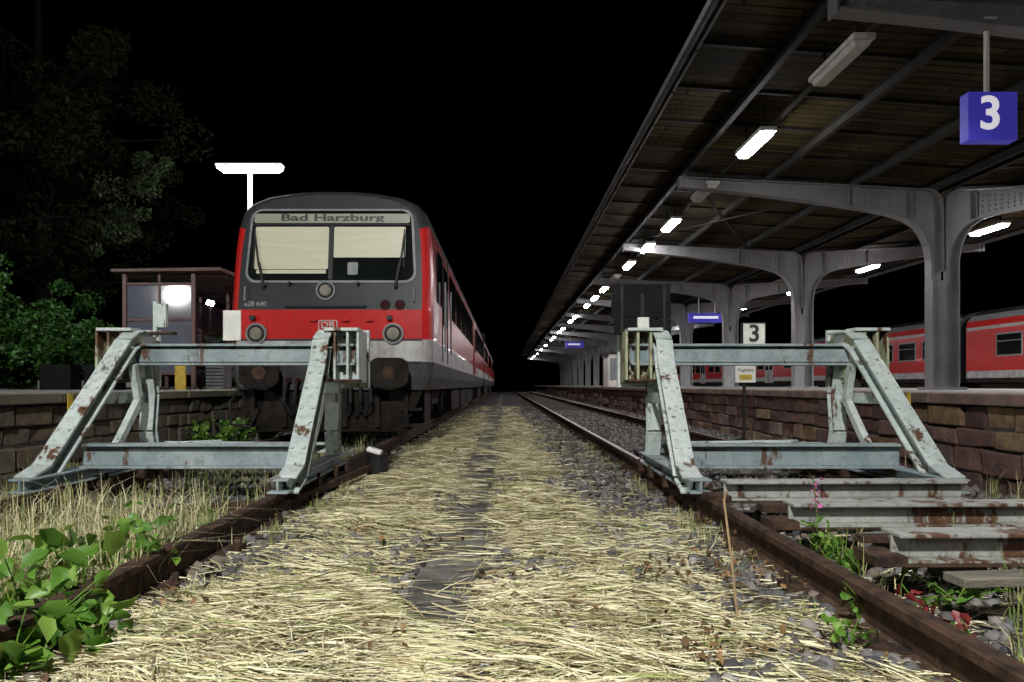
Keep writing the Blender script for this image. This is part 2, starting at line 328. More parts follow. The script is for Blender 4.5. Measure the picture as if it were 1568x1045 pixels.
def weed(name,cx,cy,rad,h,n,size,mat='weed',stems=6,asp=.75):
    e=empty(name); st=B(); pts=[]
    for i in range(stems):
        a=random.uniform(0,6.28); r=random.uniform(.2,1)*rad; hh=h*random.uniform(.5,1)
        p=[(cx,cy,0),(cx+r*.35*math.cos(a),cy+r*.35*math.sin(a),hh*.6),(cx+r*math.cos(a),cy+r*math.sin(a),hh)]
        st.tube(p,[.004,.003,.002],'weed',5)
        for j in range(max(1,n//stems)):
            t=random.uniform(.25,1); q=[(1-t)**2*p[0][q]+2*t*(1-t)*p[1][q]+t*t*p[2][q] for q in range(3)]
            pts.append([q[0]+random.gauss(0,size*.5),q[1]+random.gauss(0,size*.5),max(.03,q[2]+random.gauss(0,size*.3))])
    st.build('stems',e); leaves(np.array(pts),.45,size,mat,'leaves',e,asp)
for (px,py,rad,h,n,s) in [(130,965,.20,.28,34,.095),(60,1010,.18,.24,34,.09),(215,900,.16,.32,30,.075),(100,915,.20,.28,38,.08),(20,1045,.15,.22,30,.09),(30,960,.2,.28,36,.085),(165,880,.2,.30,40,.06),(150,1010,.16,.2,24,.08),(270,850,.15,.24,26,.045),(320,830,.12,.16,20,.04),(1290,900,.12,.24,50,.055),(1262,880,.09,.22,30,.05),(1330,960,.1,.16,36,.045),(1300,1000,.1,.14,26,.035),(1460,930,.25,.12,70,.035)]:
    d=EYE*F/(py-VY); weed('weed_plant',PX(px,d),d,rad,h,n,s,asp=.7)
for (px,py) in [(1440,985),(1490,1000),(1410,950)]:
    d=EYE*F/(py-VY); weed('red_leaf_plant',PX(px,d),d,.07,.11,18,.035,'redleaf',4)
for (px,py) in [(345,665),(410,665),(320,690),(300,650),(375,660),(270,690)]:
    d=min(9,EYE*F/(py-VY)); weed('weed_plant',PX(px,d),d,.35,.45,150,.065)
e=empty('fireweed_plant'); s=B(); d=3.0; x=PX(1248,d)
s.tube([(x,d,0),(x+.01,d,.25),(x-.01,d,.42)],[.004,.003,.002],'weed',5); s.build('stem',e)
P=np.array([[x+random.gauss(0,.014),d+random.gauss(0,.014),random.uniform(.27,.42)] for i in range(34)]); leaves(P,.2,.018,'pink','flowers',e,.8)
P=np.array([[x+random.gauss(0,.03),d+random.gauss(0,.03),random.uniform(.03,.25)] for i in range(30)]); leaves(P,.4,.05,'weed','leaves',e,.3)
s=B(); d=2.35; x=PX(1130,d); s.tube([(x,d,0),(x-.02,d,.2),(x-.045,d+.01,.42),(x-.04,d,.455)],[.005,.004,.004,.006],'dry',6); s.build('dry_stalk')

# ------------------------------------------------------------ buffer stops
def buffer_stop(XL,XR,style):
    e=empty('buffer_stop'); mid=(XL+XR)/2
    fr=B()
    for x,sg in((XL,-1),(XR,1)):
        fo=x+sg*.06
        A=[(x,5.62,1.19),(x,5.36,1.19),(x,5.24,1.13),(x+sg*.02,5.10,.97),(fo,4.40,.26),(fo,4.22,.20)]
        for a,b2 in zip(A[:-1],A[1:]): fr.ibeam(a,b2,.125,.12,.018,'buffer',(0,-1,1) )
        Bp=[(x,5.52,1.08),(x,5.60,.75),(x,5.56,.45),(x,5.62,.24)]
        for a,b2 in zip(Bp[:-1],Bp[1:]): fr.ibeam(a,b2,.11,.085,.014,'buffer',(0,-1,.01))
        C=[(x-sg*.03,5.28,.98),(x-sg*.03,5.36,.7),(x-sg*.03,5.1,.42),(x-sg*.03,4.92,.24)]
        for a,b2 in zip(C[:-1],C[1:]): fr.bar(a,b2,.05,.06,'buffer',(0,-1,.01))
        fr.bar((x+sg*.05,5.05,.72),(x+sg*.02,5.6,.72),.014,.08,'buffer')
        fr.poly([(x-.008,5.2,1.1),(x-.008,5.62,1.12),(x-.008,5.58,.86),(x-.008,5.3,.92)],(.016,0,0),'buffer')
        fr.ibeam((fo-sg*.03,4.12,.205),(x,5.85,.205),.13,.09,.014,'bluebeam')
        for yy in(4.3,4.8,5.3,5.7): 
            fr.box(x-.10,x+.10,yy,yy+.05,.10,.165,'rust')
            fr.tube([(x+.09,yy+.025,.1),(x+.09,yy+.025,.2)],.013,'rust',6); fr.tube([(x-.09,yy+.025,.1),(x-.09,yy+.025,.2)],.013,'rust',6)
        for t in(.15,.3,.5,.7,.85):
            yy=5.10+(4.40-5.10)*t; zz=.97+(.26-.97)*t
            for q in(-.04,.04):
                fr.obox((x+sg*(.02+.04*t)+q,yy-.047,zz+.047),((1,0,0),(0,.7,.7),(0,-.7,.7)),(.018,.018,.016),'buffer')
    fr.build('side_frames',e,.004)
    bm=B()
    bm.ibeam((XL-.22,5.42,1.06),(XR+.22,5.42,1.06),.13,.17,.02,'bluebeam')
    bm.box(XL-.1,XR+.1,5.353,5.36,1.00,1.10,'bluebeam')
    bm.ibeam((XL-.02,4.74,.33),(XR+.02,4.74,.33),.12,.17,.018,'bluebeam')
    bm.bar((XL+.05,5.7,.30),(XR-.05,5.7,.30),.1,.08,'buffer')
    bm.bar((XL+.1,5.65,.34),(mid+.1,4.85,.42),.09,.02,'buffer'); bm.bar((XR-.1,5.65,.335),(mid-.25,4.85,.41),.09,.02,'buffer')
    bm.build('cross_beams',e,.004)
    pl=B()
    for x,sg,wide in((XL,-1,style[0]),(XR,1,style[1])):
        cx=x+sg*.13
        pl.box(cx-.12,cx+.12,5.44,5.72,.84,1.26,wide)
        pl.box(cx-.14,cx+.14,5.72,5.76,.80,1.28,'buffer')
        for q in(-.14,-.05,.05,.13): pl.box(cx+q-.008,cx+q+.012,5.30,5.44,.86,1.24,wide)
        pl.box(cx-.13,cx+.14,5.28,5.44,1.24,1.265,'buffer'); pl.box(cx-.13,cx+.14,5.28,5.44,.845,.865,'rust')
        for q in(-.09,.0,.09):
            for zz in(.92,1.0,1.12,1.2): pl.tube([(cx+q,5.425,zz),(cx+q,5.44,zz)],.014,'rust',6)
    pl.build('end_plates',e,.004)
    return e
bsL=buffer_stop(LT[0],LT[1],('yel','buffer')); bsR=buffer_stop(RT[0],RT[1],('yel','yel'))
s=B(); s.box(PX(343,5.4),PX(370,5.4),5.38,5.40,PZ(522,5.4),PZ(476,5.4),'cream'); s.box(PX(352,5.4),PX(360,5.4),5.40,5.43,1.05,1.3,'rust'); s.build('white_marker_plate',bsL,.003)
s=B(); s.box(PX(236,5.4),PX(242,5.4),5.38,5.42,1.2,PZ(462,5.4),'buffer'); s.box(PX(242,5.4),PX(256,5.4),5.38,5.42,PZ(502,5.4),PZ(466,5.4),'buffer'); s.box(PX(230,5.4),PX(268,5.4),5.36,5.44,1.22,1.24,'rust'); s.build('lamp_bracket',bsL,.003)
# black board signal
e=empty('black_signal_board'); s=B()
d=5.5; s.box(PX(937,d),PX(1027,d),d,d+.03,PZ(487,d),PZ(435,d),'board'); s.box(PX(941,d),PX(1028,d),d+.005,d+.04,PZ(513,d),PZ(489,d),'board')
for px in(950,1015): s.box(PX(px,d),PX(px+5,d),d-.006,d+.0,PZ(511,d),PZ(437,d),'black')
s.build('panels',e,.003); s=B(); s.box(PX(975,d),PX(992,d),d-.05,d-.01,PZ(516,d),PZ(487,d),'cream'); s.box(PX(980,d),PX(986,d),d-.02,d-.006,PZ(500,d),PZ(450,d),'black'); s.build('bracket',e,.003)
e=empty('track_number_sign'); s=B(); d=5.46; s.box(PX(1136,d),PX(1173,d),d,d+.05,PZ(530,d),PZ(494,d),'black'); s.box(PX(1138,d),PX(1171,d),d-.004,d,PZ(528,d),PZ(496,d),'cream'); s.build('plate',e,.002)
text('3',(PX(1154.5,d),d-.006,PZ(512,d)),.19,'ink',e,bold=.004)
e=empty('information_sign'); s=B(); d=8.2; s.box(PX(1126,d),PX(1157,d),d,d+.02,PZ(586,d),PZ(559,d),'white'); s.box(PX(1139,d),PX(1143,d),d+.02,d+.05,.0,PZ(560,d),'dsteel'); s.build('plate',e)
text('Flughütte',(PX(1141.5,d),d-.003,PZ(567,d)),.05,'ink',e); s=B(); s.box(PX(1132,d),PX(1151,d),d-.003,d,PZ(582,d),PZ(574,d),'yellow'); s.build('strip',e)
for (d,x0,x1) in((3.95,1.27,2.66),(3.22,1.34,3.35),(2.58,1.46,3.2)):
    s=B(); s.ibeam((x0,d,.212),(x1,d+.03,.212),.13,.115,.016,'beam'); s.bar((x0,d-.07,.158),(x1,d-.05,.158),.05,.008,'rust'); s.build('steel_crossbeam',None,.004)
    s=B(); s.box(x0-.1,x0+.02,d-.08,d+.08,.153,.19,'rust'); s.box(2.64,2.80,d-.08,d+.06,.153,.153+.0015,'rust'); s.build('clamp_plate')
s=B(); s.bar((1.5,2.28,.17),(3.1,2.42,.17),.10,.03,'plank'); s.build('plank',None,.003)
s=B(); s.bar((1.35,3.6,.175),(3.1,3.62,.175),.10,.04,'rust'); s.build('rusty_bar',None,.003)
s=B(); s.bar((1.5,2.9,.17),(3.1,2.87,.17),.06,.03,'rust'); s.build('rusty_bar',None,.003)
s=B(); s.bar((-3.3,3.9,.02),(-1.5,4.1,.1),.06,.05,'rust'); s.build('rusty_bar',None,.003)
s=B(); s.bar((-2.8,4.6,.08),(-1.6,3.4,.03),.05,.05,'wood'); s.build('old_timber',None,.003)
s=B()
for x,y,z,a in((1.6,3.0,.05,0),(1.75,2.75,.04,1)): s.bar((x,y,z+.06),(x+.18,y+.05,z+.05),.13,.11,'concrete')
s.build('concrete_rubble',None,.02)
e=empty('track_lantern'); d=6.0; s=B(); x=PX(578,d)
s.tube([(x,d,0),(x,d,.20)],[.095,.09],'black',14); s.tube([(x,d,.20),(x,d,.215)],[.1,.1],'black',14); s.build('body',e)
s=B(); s.obox((x-.02,d-.02,.245),((.95,0,-.3),(0,1,0),(.3,0,.95)),(.13,.1,.04),'white'); s.build('cap',e,.008)
s=B(); s.bar((x-.05,d-.05,.1),(-1.45,4.2,.05),.04,.05,'rust'); s.build('rod',e)

# ------------------------------------------------------------ platforms
def platform(name,x0,x1,mas,cop,side):
    e=empty(name); s=B(); s.box(x0,x1,-6,150,-.1,.66,'mortar'); s.build('core',e)
    w=B(); xf=x0 if side>0 else x1
    z=-.05; rows=[.17,.20,.15,.19]
    for hgt in rows:
        y=-2.0+random.uniform(0,.4)
        while y<60:
            L=random.uniform(.20,.52)*(1 if y<25 else 2); pr_=random.uniform(.004,.05); j=lambda q=.014:random.uniform(-q,q)
            ya,yb=y+.010,y+L-.010; za,zb=z+.010,min(z+hgt-.008,.645)
            xo=xf-side*pr_; xi=xf+side*.05
            vs=[(xi,ya,za),(xi,yb,za),(xi,yb,zb),(xi,ya,zb),(xo+j(),ya+j(),za+j()),(xo+j(),yb+j(),za+j()),(xo+j(),yb+j(),min(zb+j(),.655)),(xo+j(),ya+j(),min(zb+j(),.655))]
            w.add(vs,[(0,1,2,3),(4,7,6,5),(0,4,5,1),(1,5,6,2),(2,6,7,3),(3,7,4,0)],mas); y+=L
        z+=hgt
    w.build('masonry_wall',e,.014)
    s=B(); y=-6
    while y<150:
        L=1.2 if y<40 else 6; o=random.uniform(-.006,.006)
        if side>0: s.box(x0-.07+o,x0+.42,y+.004,y+L-.004,.66,.75+random.uniform(-.003,.003),cop)
        else: s.box(x1-.42,x1+.07+o,y+.004,y+L-.004,.66,.75+random.uniform(-.003,.003),cop)
        y+=L
    s.build('coping',e,.010)
    s=B()
    if side>0: s.box(x0+.42,x1,-6,150,.60,.745,'pave')
    else: s.box(x0,x1-.42,-6,150,.60,.745,'pave')
    s.build('paving',e)
    return e
pr=platform('platform',3.80,10.4,'masR','coping',1)
pl_=platform('platform',-30,-3.95,'masL','copingL',-1)
s=B(); d=6.25; s.box(3.714,3.722,d,d+.05,.60,.75,'yellow'); s.build('yellow_mark',pr)
s=B(); s.box(-3.872,-3.864,6.05,6.12,.60,.745,'yellow'); s.build('yellow_mark',pl_)
# ------------------------------------------------------------ canopy
XC=6.84; SP=5.0; Y0=0.65; NF=17
can=empty('platform_canopy')
bot=[(2.75,3.91),(3.4,3.85),(4.2,3.76),(5.0,3.65),(5.6,3.56),(6.0,3.48),(6.25,3.40),(6.42,3.29),(6.52,3.15),(6.59,2.98),(6.625,2.77),(6.63,2.45)]
def frame(y,near):
    s=B()
    for sg in(1,-1):
        def X(x): return x if sg==1 else 2*XC-x
        loop=[(X(2.75),y,4.04),(X(6.60),y,3.85),(X(6.70),y,3.82),(X(6.79),y,3.72),(X(6.815),y,3.55),(X(6.815),y,2.45)]+[(X(a),y,b) for a,b in bot[::-1]]
        s.poly(loop,(0,.02,0),'steel')
        for a,b in zip(bot[:-1],bot[1:]): s.bar((X(a[0]),y+.01,a[1]),(X(b[0]),y+.01,b[1]),.16,.022,'steel',(0,0,1) if a[0]<6.4 else (1,0,.01))
        tp=[(2.73,4.05),(6.60,3.86),(6.70,3.83),(6.79,3.73),(6.815,3.55),(6.815,2.6)]
        for a,b in zip(tp[:-1],tp[1:]): s.bar((X(a[0]),y+.01,a[1]),(X(b[0]),y+.01,b[1]),.15,.014,'steel',(0,0,1) if a[0]<6.7 else (1,0,.01))
        s.box(X(2.73)-.01,X(2.73)+.01,y-.07,y+.09,3.88,4.06,'steel')
        s.box(X(6.64)-.012,X(6.64)+.012,y-.09,y+.11,.74,2.46,'steel')
        # splice plate and stiffener at the root of the arm
        s.poly([(X(5.45),y-.012,3.62),(X(6.28),y-.012,3.44),(X(6.28),y-.012,3.83),(X(5.45),y-.012,3.87)],(0,.011,0),'steel')
        for xx,za,zb in((5.36,3.62,3.9),(6.34,3.42,3.85)): s.box(X(xx)-.006,X(xx)+.006,y-.05,y,za,zb,'steel')
        if near:
            for r in range(4):
                for q in range(8):
                    xx=6.22-.1*q; zz=3.52+.085*r+ .020*q*(1-r/4)
                    s.tube([(X(xx),y-.026,zz),(X(xx),y-.012,zz)],[.008,.016],'steel',6)
            for q in range(24):
                xx=2.9+q*.105; zz=4.0-(xx-2.75)*.0495
                s.tube([(X(xx),y-.010,zz),(X(xx),y,zz)],[.008,.014],'steel',5)
            for q in range(14):
                s.tube([(X(6.69),y-.013,.9+.17*q),(X(6.69),y-.003,.9+.17*q)],[.008,.014],'steel',5)
    s.box(6.652,7.028,y-.003,y+.023,.74,2.45,'steel')
    s.box(6.55,7.13,y-.15,y+.17,.74,.79,'steel')
    s.build('frame',can)
for i in range(NF): frame(Y0+SP*i,1<=i<=4)
YE=Y0+SP*(NF-1)+.6
def roofz(x):
    t=abs(x-XC)/4.8; return 4.0+.34*t
s=B()
for sg in(1,-1):
    xs=[XC,XC-sg*4.86]; s.poly([(xs[0],-4,roofz(xs[0])),(xs[1],-4,roofz(xs[1])),(xs[1],YE,roofz(xs[1])),(xs[0],YE,roofz(xs[0]))],(0,0,.05),'roofboards')
s.build('roof_boards',can)
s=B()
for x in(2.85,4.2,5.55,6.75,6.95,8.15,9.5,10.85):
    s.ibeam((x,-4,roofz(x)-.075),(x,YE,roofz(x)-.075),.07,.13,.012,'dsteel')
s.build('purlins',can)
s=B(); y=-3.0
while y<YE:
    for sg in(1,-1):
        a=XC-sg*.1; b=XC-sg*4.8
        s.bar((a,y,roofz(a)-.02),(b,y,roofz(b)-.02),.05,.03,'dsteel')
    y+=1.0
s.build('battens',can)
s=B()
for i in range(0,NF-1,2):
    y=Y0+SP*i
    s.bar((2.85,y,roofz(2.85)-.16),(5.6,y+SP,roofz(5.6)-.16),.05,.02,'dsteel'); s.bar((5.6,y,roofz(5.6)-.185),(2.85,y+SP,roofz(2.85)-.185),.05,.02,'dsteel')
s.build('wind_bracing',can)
s=B()
for x,sg in((XC-4.86,-1),(XC+4.86,1)):
    s.box(x-.012,x+.012,-4,YE,roofz(x)-.09,roofz(x)+.07,'fascia'); s.tube([(x+sg*.07,-4,roofz(x)-.02),(x+sg*.07,YE,roofz(x)-.02)],.055,'fascia',8)
for k in range(int((YE+4)/1.0)): s.box(XC-4.878,XC-4.848,-4+k,-4+k+.03,roofz(2)-.1,roofz(2)+.08,'dsteel')
s.build('fascia_gutter',can)
def canopy_lamp(x,y,lit,L=.85,z=3.88):
    e=empty('canopy_lamp'); s=B()
    s.box(x-.1,x+.1,y-L/2-.03,y+L/2+.03,z+.05,z+.10,'cream'); 
    s.box(x-.012,x+.012,y-L/2+.1,y-L/2+.13,z+.10,roofz(x),'dsteel'); s.box(x-.012,x+.012,y+L/2-.13,y+L/2-.1,z+.10,roofz(x),'dsteel'); s.build('housing',e)
    s=B(); s.poly([(x-.085,y-L/2,z+.05),(x-.06,y-L/2,z),(x+.06,y-L/2,z),(x+.085,y-L/2,z+.05)],(0,L,0),EM_LAMP if lit else M['cream']); s.build('diffuser',e)
d0=6.57; k=0
while True:
    y=d0+2.22*k
    if y>YE-1: break
    if k<9 or (k<20 and k%3!=1) or (k>=20 and k%3==0): canopy_lamp(3.23,y,k not in(0,2,6))
    k+=1
for k in range(0,14): canopy_lamp(9.40,4.4+4.42*k,True,.85,3.80)
s=B(); s.box(3.33,3.37,-3,YE,4.05,4.09,'dsteel'); s.build('cable_conduit',can)

e=empty('platform_number_sign'); d=5.68; s=B(); s.box(PX(1479,d),PX(1554,d),d-.03,d+.08,PZ(217,d),PZ(143,d),'blue'); s.build('box',e,.006)
s=B(); s.tube([(PX(1513,d),d+.02,PZ(142,d)),(PX(1513,d),d+.02,3.92)],.022,'white',10); s.box(PX(1503,d),PX(1523,d),d-.03,d+.07,3.85,3.87,'white'); s.build('hanger',e)
text('3',(PX(1512,d),d-.033,PZ(178,d)),.38,'signwhite',e,bold=.008,sx=1.02)
for (px,py,w,h,d) in((1083,487,56,14,24),(880,528,28,9,44)):
    e=empty('hanging_platform_sign'); s=B(); sc_=F/d; x=PX(px,d); z=PZ(py,d)
    s.box(x-w/sc_/2,x+w/sc_/2,d,d+.15,z-h/sc_/2,z+h/sc_/2,'blue'); s.box(x-w/sc_*.38,x+w/sc_*.30,d-.004,d,z-h/sc_*.08,z+h/sc_*.18,'signwhite'); s.build('box',e)
    s=B(); s.box(x-.3,x-.27,d+.05,d+.09,z+h/sc_/2,4.1,'white'); s.box(x+.27,x+.3,d+.05,d+.09,z+h/sc_/2,4.1,'white'); s.build('hangers',e)
e=empty('notice_case'); s=B(); d=26; s.box(PX(932,d),PX(953,d),d,d+1.4,.75,2.0,'cream'); s.box(PX(934,d),PX(951,d),d-.01,d,1.0,1.85,'lgrey'); s.box(PX(930,d),PX(955,d),d-.05,d+1.45,2.0,2.06,'dsteel'); s.build('case',e)
e=empty('platform_bench'); s=B()
for y in(30.0,): 
    s.box(6.2,6.6,y,y+1.6,1.17,1.21,'dsteel'); s.box(6.58,6.62,y,y+1.6,1.25,1.6,'dsteel')
    for yy in(y+.1,y+1.45): s.box(6.25,6.6,yy,yy+.05,.745,1.17,'dsteel')
s.build('seat',e)

# ------------------------------------------------------------ diesel railcar (left)
tr=empty('railcar_train'); TX=-2.17; YF=8.50; YB=62
out=[(1.20,.76),(1.25,.92),(1.27,1.11),(1.27,1.39),(1.27,1.76),(1.265,2.2),(1.25,2.55),(1.22,2.84),(1.17,3.02),(1.06,3.14),(.85,3.23),(.5,3.29),(.22,3.31)]
full=[(x,z) for x,z in out]+[(-x,z) for x,z in out[::-1]]
n=len(full); h=len(out)
def yf(z): return max(0,z-1.76)*.12
secs=[(0,.125,1),(.012,.085,1),(.04,.05,.95),(.09,.022,.9),(.22,0,.6),(.9,0,0),(YB-YF,0,0)]
vs=[]
for dy,ins,sl in secs:
    for x,z in full:
        zz=z if z<1.8 else 1.8+(z-1.8)*(1-ins*.55/1.45)
        vs.append((TX+x*(1-ins/1.27),YF+dy+yf(z)*sl,zz))
bd=B()
def zmat(z,front=False):
    if z<1.11: return 'tskirt'
    if z<1.39: return 'twhite'
    if z<1.76: return 'red'
    if front: return 'tgrey'
    return 'red' if z<2.9 else 'troof'
for k in range(len(secs)-1):
    for i in range(n-1):
        zm=(full[i][1]+full[i+1][1])/2
        mt=zmat(zm)
        bd.add([vs[k*n+i],vs[k*n+i+1],vs[(k+1)*n+i+1],vs[(k+1)*n+i]],[(0,3,2,1)],mt)
for i in range(h-1):
    a,b_=i,n-1-i; zm=(full[i][1]+full[i+1][1])/2
    bd.add([vs[a],vs[b_],vs[b_-1],vs[a+1]],[(0,1,2,3)],zmat(zm,True))
bd.add([vs[(len(secs)-1)*n+i] for i in range(n)],[tuple(range(n))],'tgrey')
bd.add([vs[0],vs[n-1],vs[(len(secs)-1)*n+n-1],vs[(len(secs)-1)*n]],[(0,1,2,3)],'black')
o=bd.build('body_shell',tr)
def fp(xr,z,off): return (TX+xr,YF+yf(z)-off,z)
def rrect(x0,x1,z0,z1,r,topin=0,seg=6):
    pts=[]
    for cx,cz,a0,top in((x1-r,z1-r,0,1),(x0+r,z1-r,90,1),(x0+r,z0+r,180,0),(x1-r,z0+r,270,0)):
        for i in range(seg+1):
            a=math.radians(a0+90*i/seg); X=cx+r*math.cos(a); Z=cz+r*math.sin(a)
            X+= -topin*(Z-z0)/(z1-z0)*(1 if X>(x0+x1)/2 else -1); pts.append((X,Z))
    return pts
def plate(bd,pts,off,th,k): bd.poly([fp(x,z,off) for x,z in pts][::-1],(0,th,0),k)
w=B()
plate(w,rrect(-1.075,1.075,2.10,3.05,.14,.055),.012,.03,'lgrey')
plate(w,rrect(-1.045,1.045,2.13,3.025,.12,.055),.018,.02,'glass')
w.build('windscreen_seal_and_glass',tr)
w=B()
plate(w,rrect(-.985,.985,2.865,2.985,.03,.01),.0215,.003,'band')
plate(w,rrect(-.96,-.035,2.27,2.815,.02,0),.0215,.003,'blind'); plate(w,rrect(.03,.93,2.42,2.815,.02,0),.0215,.003,'blind')
plate(w,rrect(-.93,-.06,2.215,2.262,.012,0),.0215,.003,'blind')
plate(w,rrect(.21,.34,2.20,2.36,.02,0),.0215,.003,'lgrey')
w.build('blinds',tr)
w=B()
for z in(2.845,): plate(w,[(-.99,z-.012),(.99,z-.012),(.99,z+.012),(-.99,z+.012)],.026,.006,'black')
plate(w,[(-.03,2.14),(.022,2.14),(.022,2.85),(-.03,2.85)],.026,.006,'tgrey')
for x0,x1 in((-.96,-.82),(.92,.82)):
    a=fp(x0,2.72,.05);b_=fp(x1,2.14,.06); w.bar(a,fp((x0+x1)/2-.0,2.3,.05),.02,.02,'black',(0,-1,0)); w.bar(fp((x0+x1)/2,2.35,.06),fp(x1,2.07,.06),.03,.02,'black',(0,-1,0))
    w.bar(fp(x0,2.78,.045),fp(x0*1.0,2.28,.045),.014,.02,'black',(0,-1,0)); w.tube([fp(x1,2.06,.0),fp(x1,2.06,.07)],.025,'black',8)
w.build('wipers_and_dividers',tr)
text('Bad Harzburg',fp(0,2.930,.026),.12,'ink',tr,'destination_text',(90-0,0,0),sx=1.95,bold=.003)
text('628 640',fp(-.93,1.83,.004),.085,'twhite',tr,'fleet_number')
w=B(); plate(w,rrect(-.145,.095,1.50,1.63,.02),.006,.006,'twhite'); plate(w,rrect(-.132,.082,1.513,1.617,.015),.009,.004,'red'); w.build('logo_plate',tr)
text('DB',(TX-.025,YF-.012,1.565),.11,'twhite',tr,'logo_text',sx=1.2,bold=.002)
w=B()
def lamp(x,z,r):
    p=fp(x,z,0); 
    w.tube([(p[0],p[1]+.02,z),(p[0],p[1]-.035,z)],[r,r*.96],'lgrey',28); w.tube([(p[0],p[1]-.03,z),(p[0],p[1]-.042,z)],[r*.82,r*.78],'black',28); w.tube([(p[0],p[1]-.03,z),(p[0],p[1]-.052,z)],[r*.66,r*.5],'lens',24)
lamp(-.91,1.46,.135); lamp(.79,1.46,.135); lamp(-.055,2.0,.125)
for x in(.685,.87): p=fp(x,1.82,0); w.tube([(p[0],p[1],1.82),(p[0],p[1]-.03,1.82)],[.068,.06],'black',20); w.tube([(p[0],p[1]-.03,1.82),(p[0],p[1]-.036,1.82)],[.048,.04],'redlens',20)
for x in(-.95,.75): w.obox(fp(x,1.655,.03),((1,0,0),(0,1,0),(0,0,1)),(.06,.08,.05),'tgrey')
for x in(-1.05,1.05): w.tube([fp(x,1.85,.0),fp(x,1.86,.05),fp(x,2.04,.05),fp(x,2.05,0)],.011,'lgrey',6)
w.tube([fp(-.55,1.80,.01),fp(-.55,1.80,.05),fp(.45,1.80,.05),fp(.45,1.80,.01)],.009,'tgrey',6)
for x in(-.5,.35): w.tube([fp(x,2.09,0),fp(x,2.09,.07)],.02,'black',8)
for x in(-.2,.2,.5): w.obox(fp(x,1.63,.02),((1,0,0),(0,1,0),(0,0,1)),(.09,.04,.035),'red')
w.box(TX-1.15,TX+1.15,YF-.012,YF,1.375,1.395,'tgrey'); w.box(TX-1.15,TX+1.15,YF-.012,YF,1.09,1.115,'tgrey')
w.build('lamps_and_fittings',tr)
w=B()
for sx in(-.78,.78):
    x=TX+sx; w.tube([(x,YF+.05,.97),(x,YF-.28,.97)],[.10,.085],'dirtyblack',16)
    pts=rrect(x-.24,x+.24,.79,1.15,.12); w.poly([(a,YF-.30,b) for a,b in pts][::-1],(0,.03,0),'dirtyblack')
    w.tube([(x,YF-.303,.97),(x,YF-.298,.97)],.08,'rust',16)
    w.box(x-.19,x+.19,YF-.02,YF+.02,.80,1.12,'tgrey')
w.box(TX-.14,TX+.14,YF-.06,YF+.1,.84,1.08,'dirtyblack'); w.tube([(TX,YF-.05,.97),(TX,YF-.22,.96),(TX,YF-.26,1.03),(TX,YF-.2,1.07)],.035,'dirtyblack',8)
w.tube([(TX-.04,YF-.2,.93),(TX-.05,YF-.3,.75),(TX-.04,YF-.27,.55)],.02,'dirtyblack',6); w.tube([(TX+.04,YF-.2,.93),(TX+.05,YF-.3,.75),(TX+.04,YF-.27,.55)],.02,'dirtyblack',6); w.box(TX-.1,TX+.1,YF-.31,YF-.25,.53,.59,'dirtyblack')
for hx in(-.5,-.38,-.28,.28,.4,.52): 
    w.tube([(TX+hx,YF+.02,.88),(TX+hx,YF-.12,.85),(TX+hx*1.05,YF-.16,.62),(TX+hx*.9,YF-.1,.45),(TX+hx*.8,YF,.5)],.022,'black',7)
    w.tube([(TX+hx,YF+.02,.88),(TX+hx,YF-.06,.88)],.035,'redlens' if hx<0 else 'rust',8)
w.tube([(TX-1.12,YF,.78),(TX-1.2,YF-.12,.6),(TX-1.15,YF-.2,.35),(TX-.95,YF-.15,.3),(TX-.9,YF,.5)],.025,'black',8)
w.poly([(TX-1.15,YF+.05,.76),(TX+1.15,YF+.05,.76),(TX+1.0,YF+.05,.42),(TX-1.0,YF+.05,.42)],(0,.05,0),'dirtyblack')
w.poly([(TX-.95,YF-.02,.45),(TX+.95,YF-.02,.45),(TX+.9,YF+.02,.24),(TX-.9,YF+.02,.24)],(0,.04,0),'dirtyblack')
for x in(-.95,-.55,.2,.6,.95): w.box(TX+x-.03,TX+x+.03,YF-.05,YF+.05,.3,.78,'dirtyblack')
for x in(-1.0,1.0): w.box(TX+x-.12,TX+x+.12,YF-.03,YF+.25,.5,.53,'dirtyblack'); w.box(TX+x-.12,TX+x+.12,YF-.03,YF+.2,.3,.33,'dirtyblack')
w.build('buffers_and_coupling',tr,.004)
w=B()
for yb in(10.6,12.4,23.5,25.3,31.5,33.3,45,46.8):
    for sx in(-.72,.72):
        w.tube([(TX+sx-.05,yb,.52),(TX+sx+.05,yb,.52)],[.38,.38],'dirtyblack',28); w.tube([(TX+sx+.05,yb,.52),(TX+sx+.24,yb,.52)],[.12,.1],'dirtyblack',12)
    w.tube([(TX-.7,yb,.52),(TX+.7,yb,.52)],.07,'dirtyblack',10)
for yb in(10.1,23,31,44.5):
    for sx in(-1,1): 
        w.box(TX+sx*.92-.06,TX+sx*.92+.06,yb,yb+2.8,.5,.66,'dirtyblack')
        for q in(.5,2.3): w.tube([(TX+sx*.98,yb+q,.4),(TX+sx*.98,yb+q,.8)],.08,'dirtyblack',10)
for y0,y1 in((9.0,9.7),(13.6,16),(16.5,19),(19.3,22.5),(27,30),(36,43),(48,55)): w.box(TX-1.12,TX+1.12,y0,y1,.32,.78,'dirtyblack')
w.box(TX-1.0,TX+1.0,YF+.1,YB,.62,.8,'dirtyblack')
w.build('underframe_and_wheels',tr)
w=B(); XS=TX+1.27
def sidewin(y0,y1,z0=1.93,z1=2.62,k='glass'):
    for s_ in (1,-1):
        X0=TX+s_*1.262; X1=TX+s_*1.280
        w.box(min(X0,X1),max(X0,X1),y0,y1,z0,z1,k)
sidewin(9.15,9.75)
for s_ in (9.93,10.82): w.box(XS-.01,XS+.012,s_,s_+.03,1.15,2.75,'black')
w.box(XS,XS+.016,10.08,10.68,1.7,2.55,'glass')
y=11.3
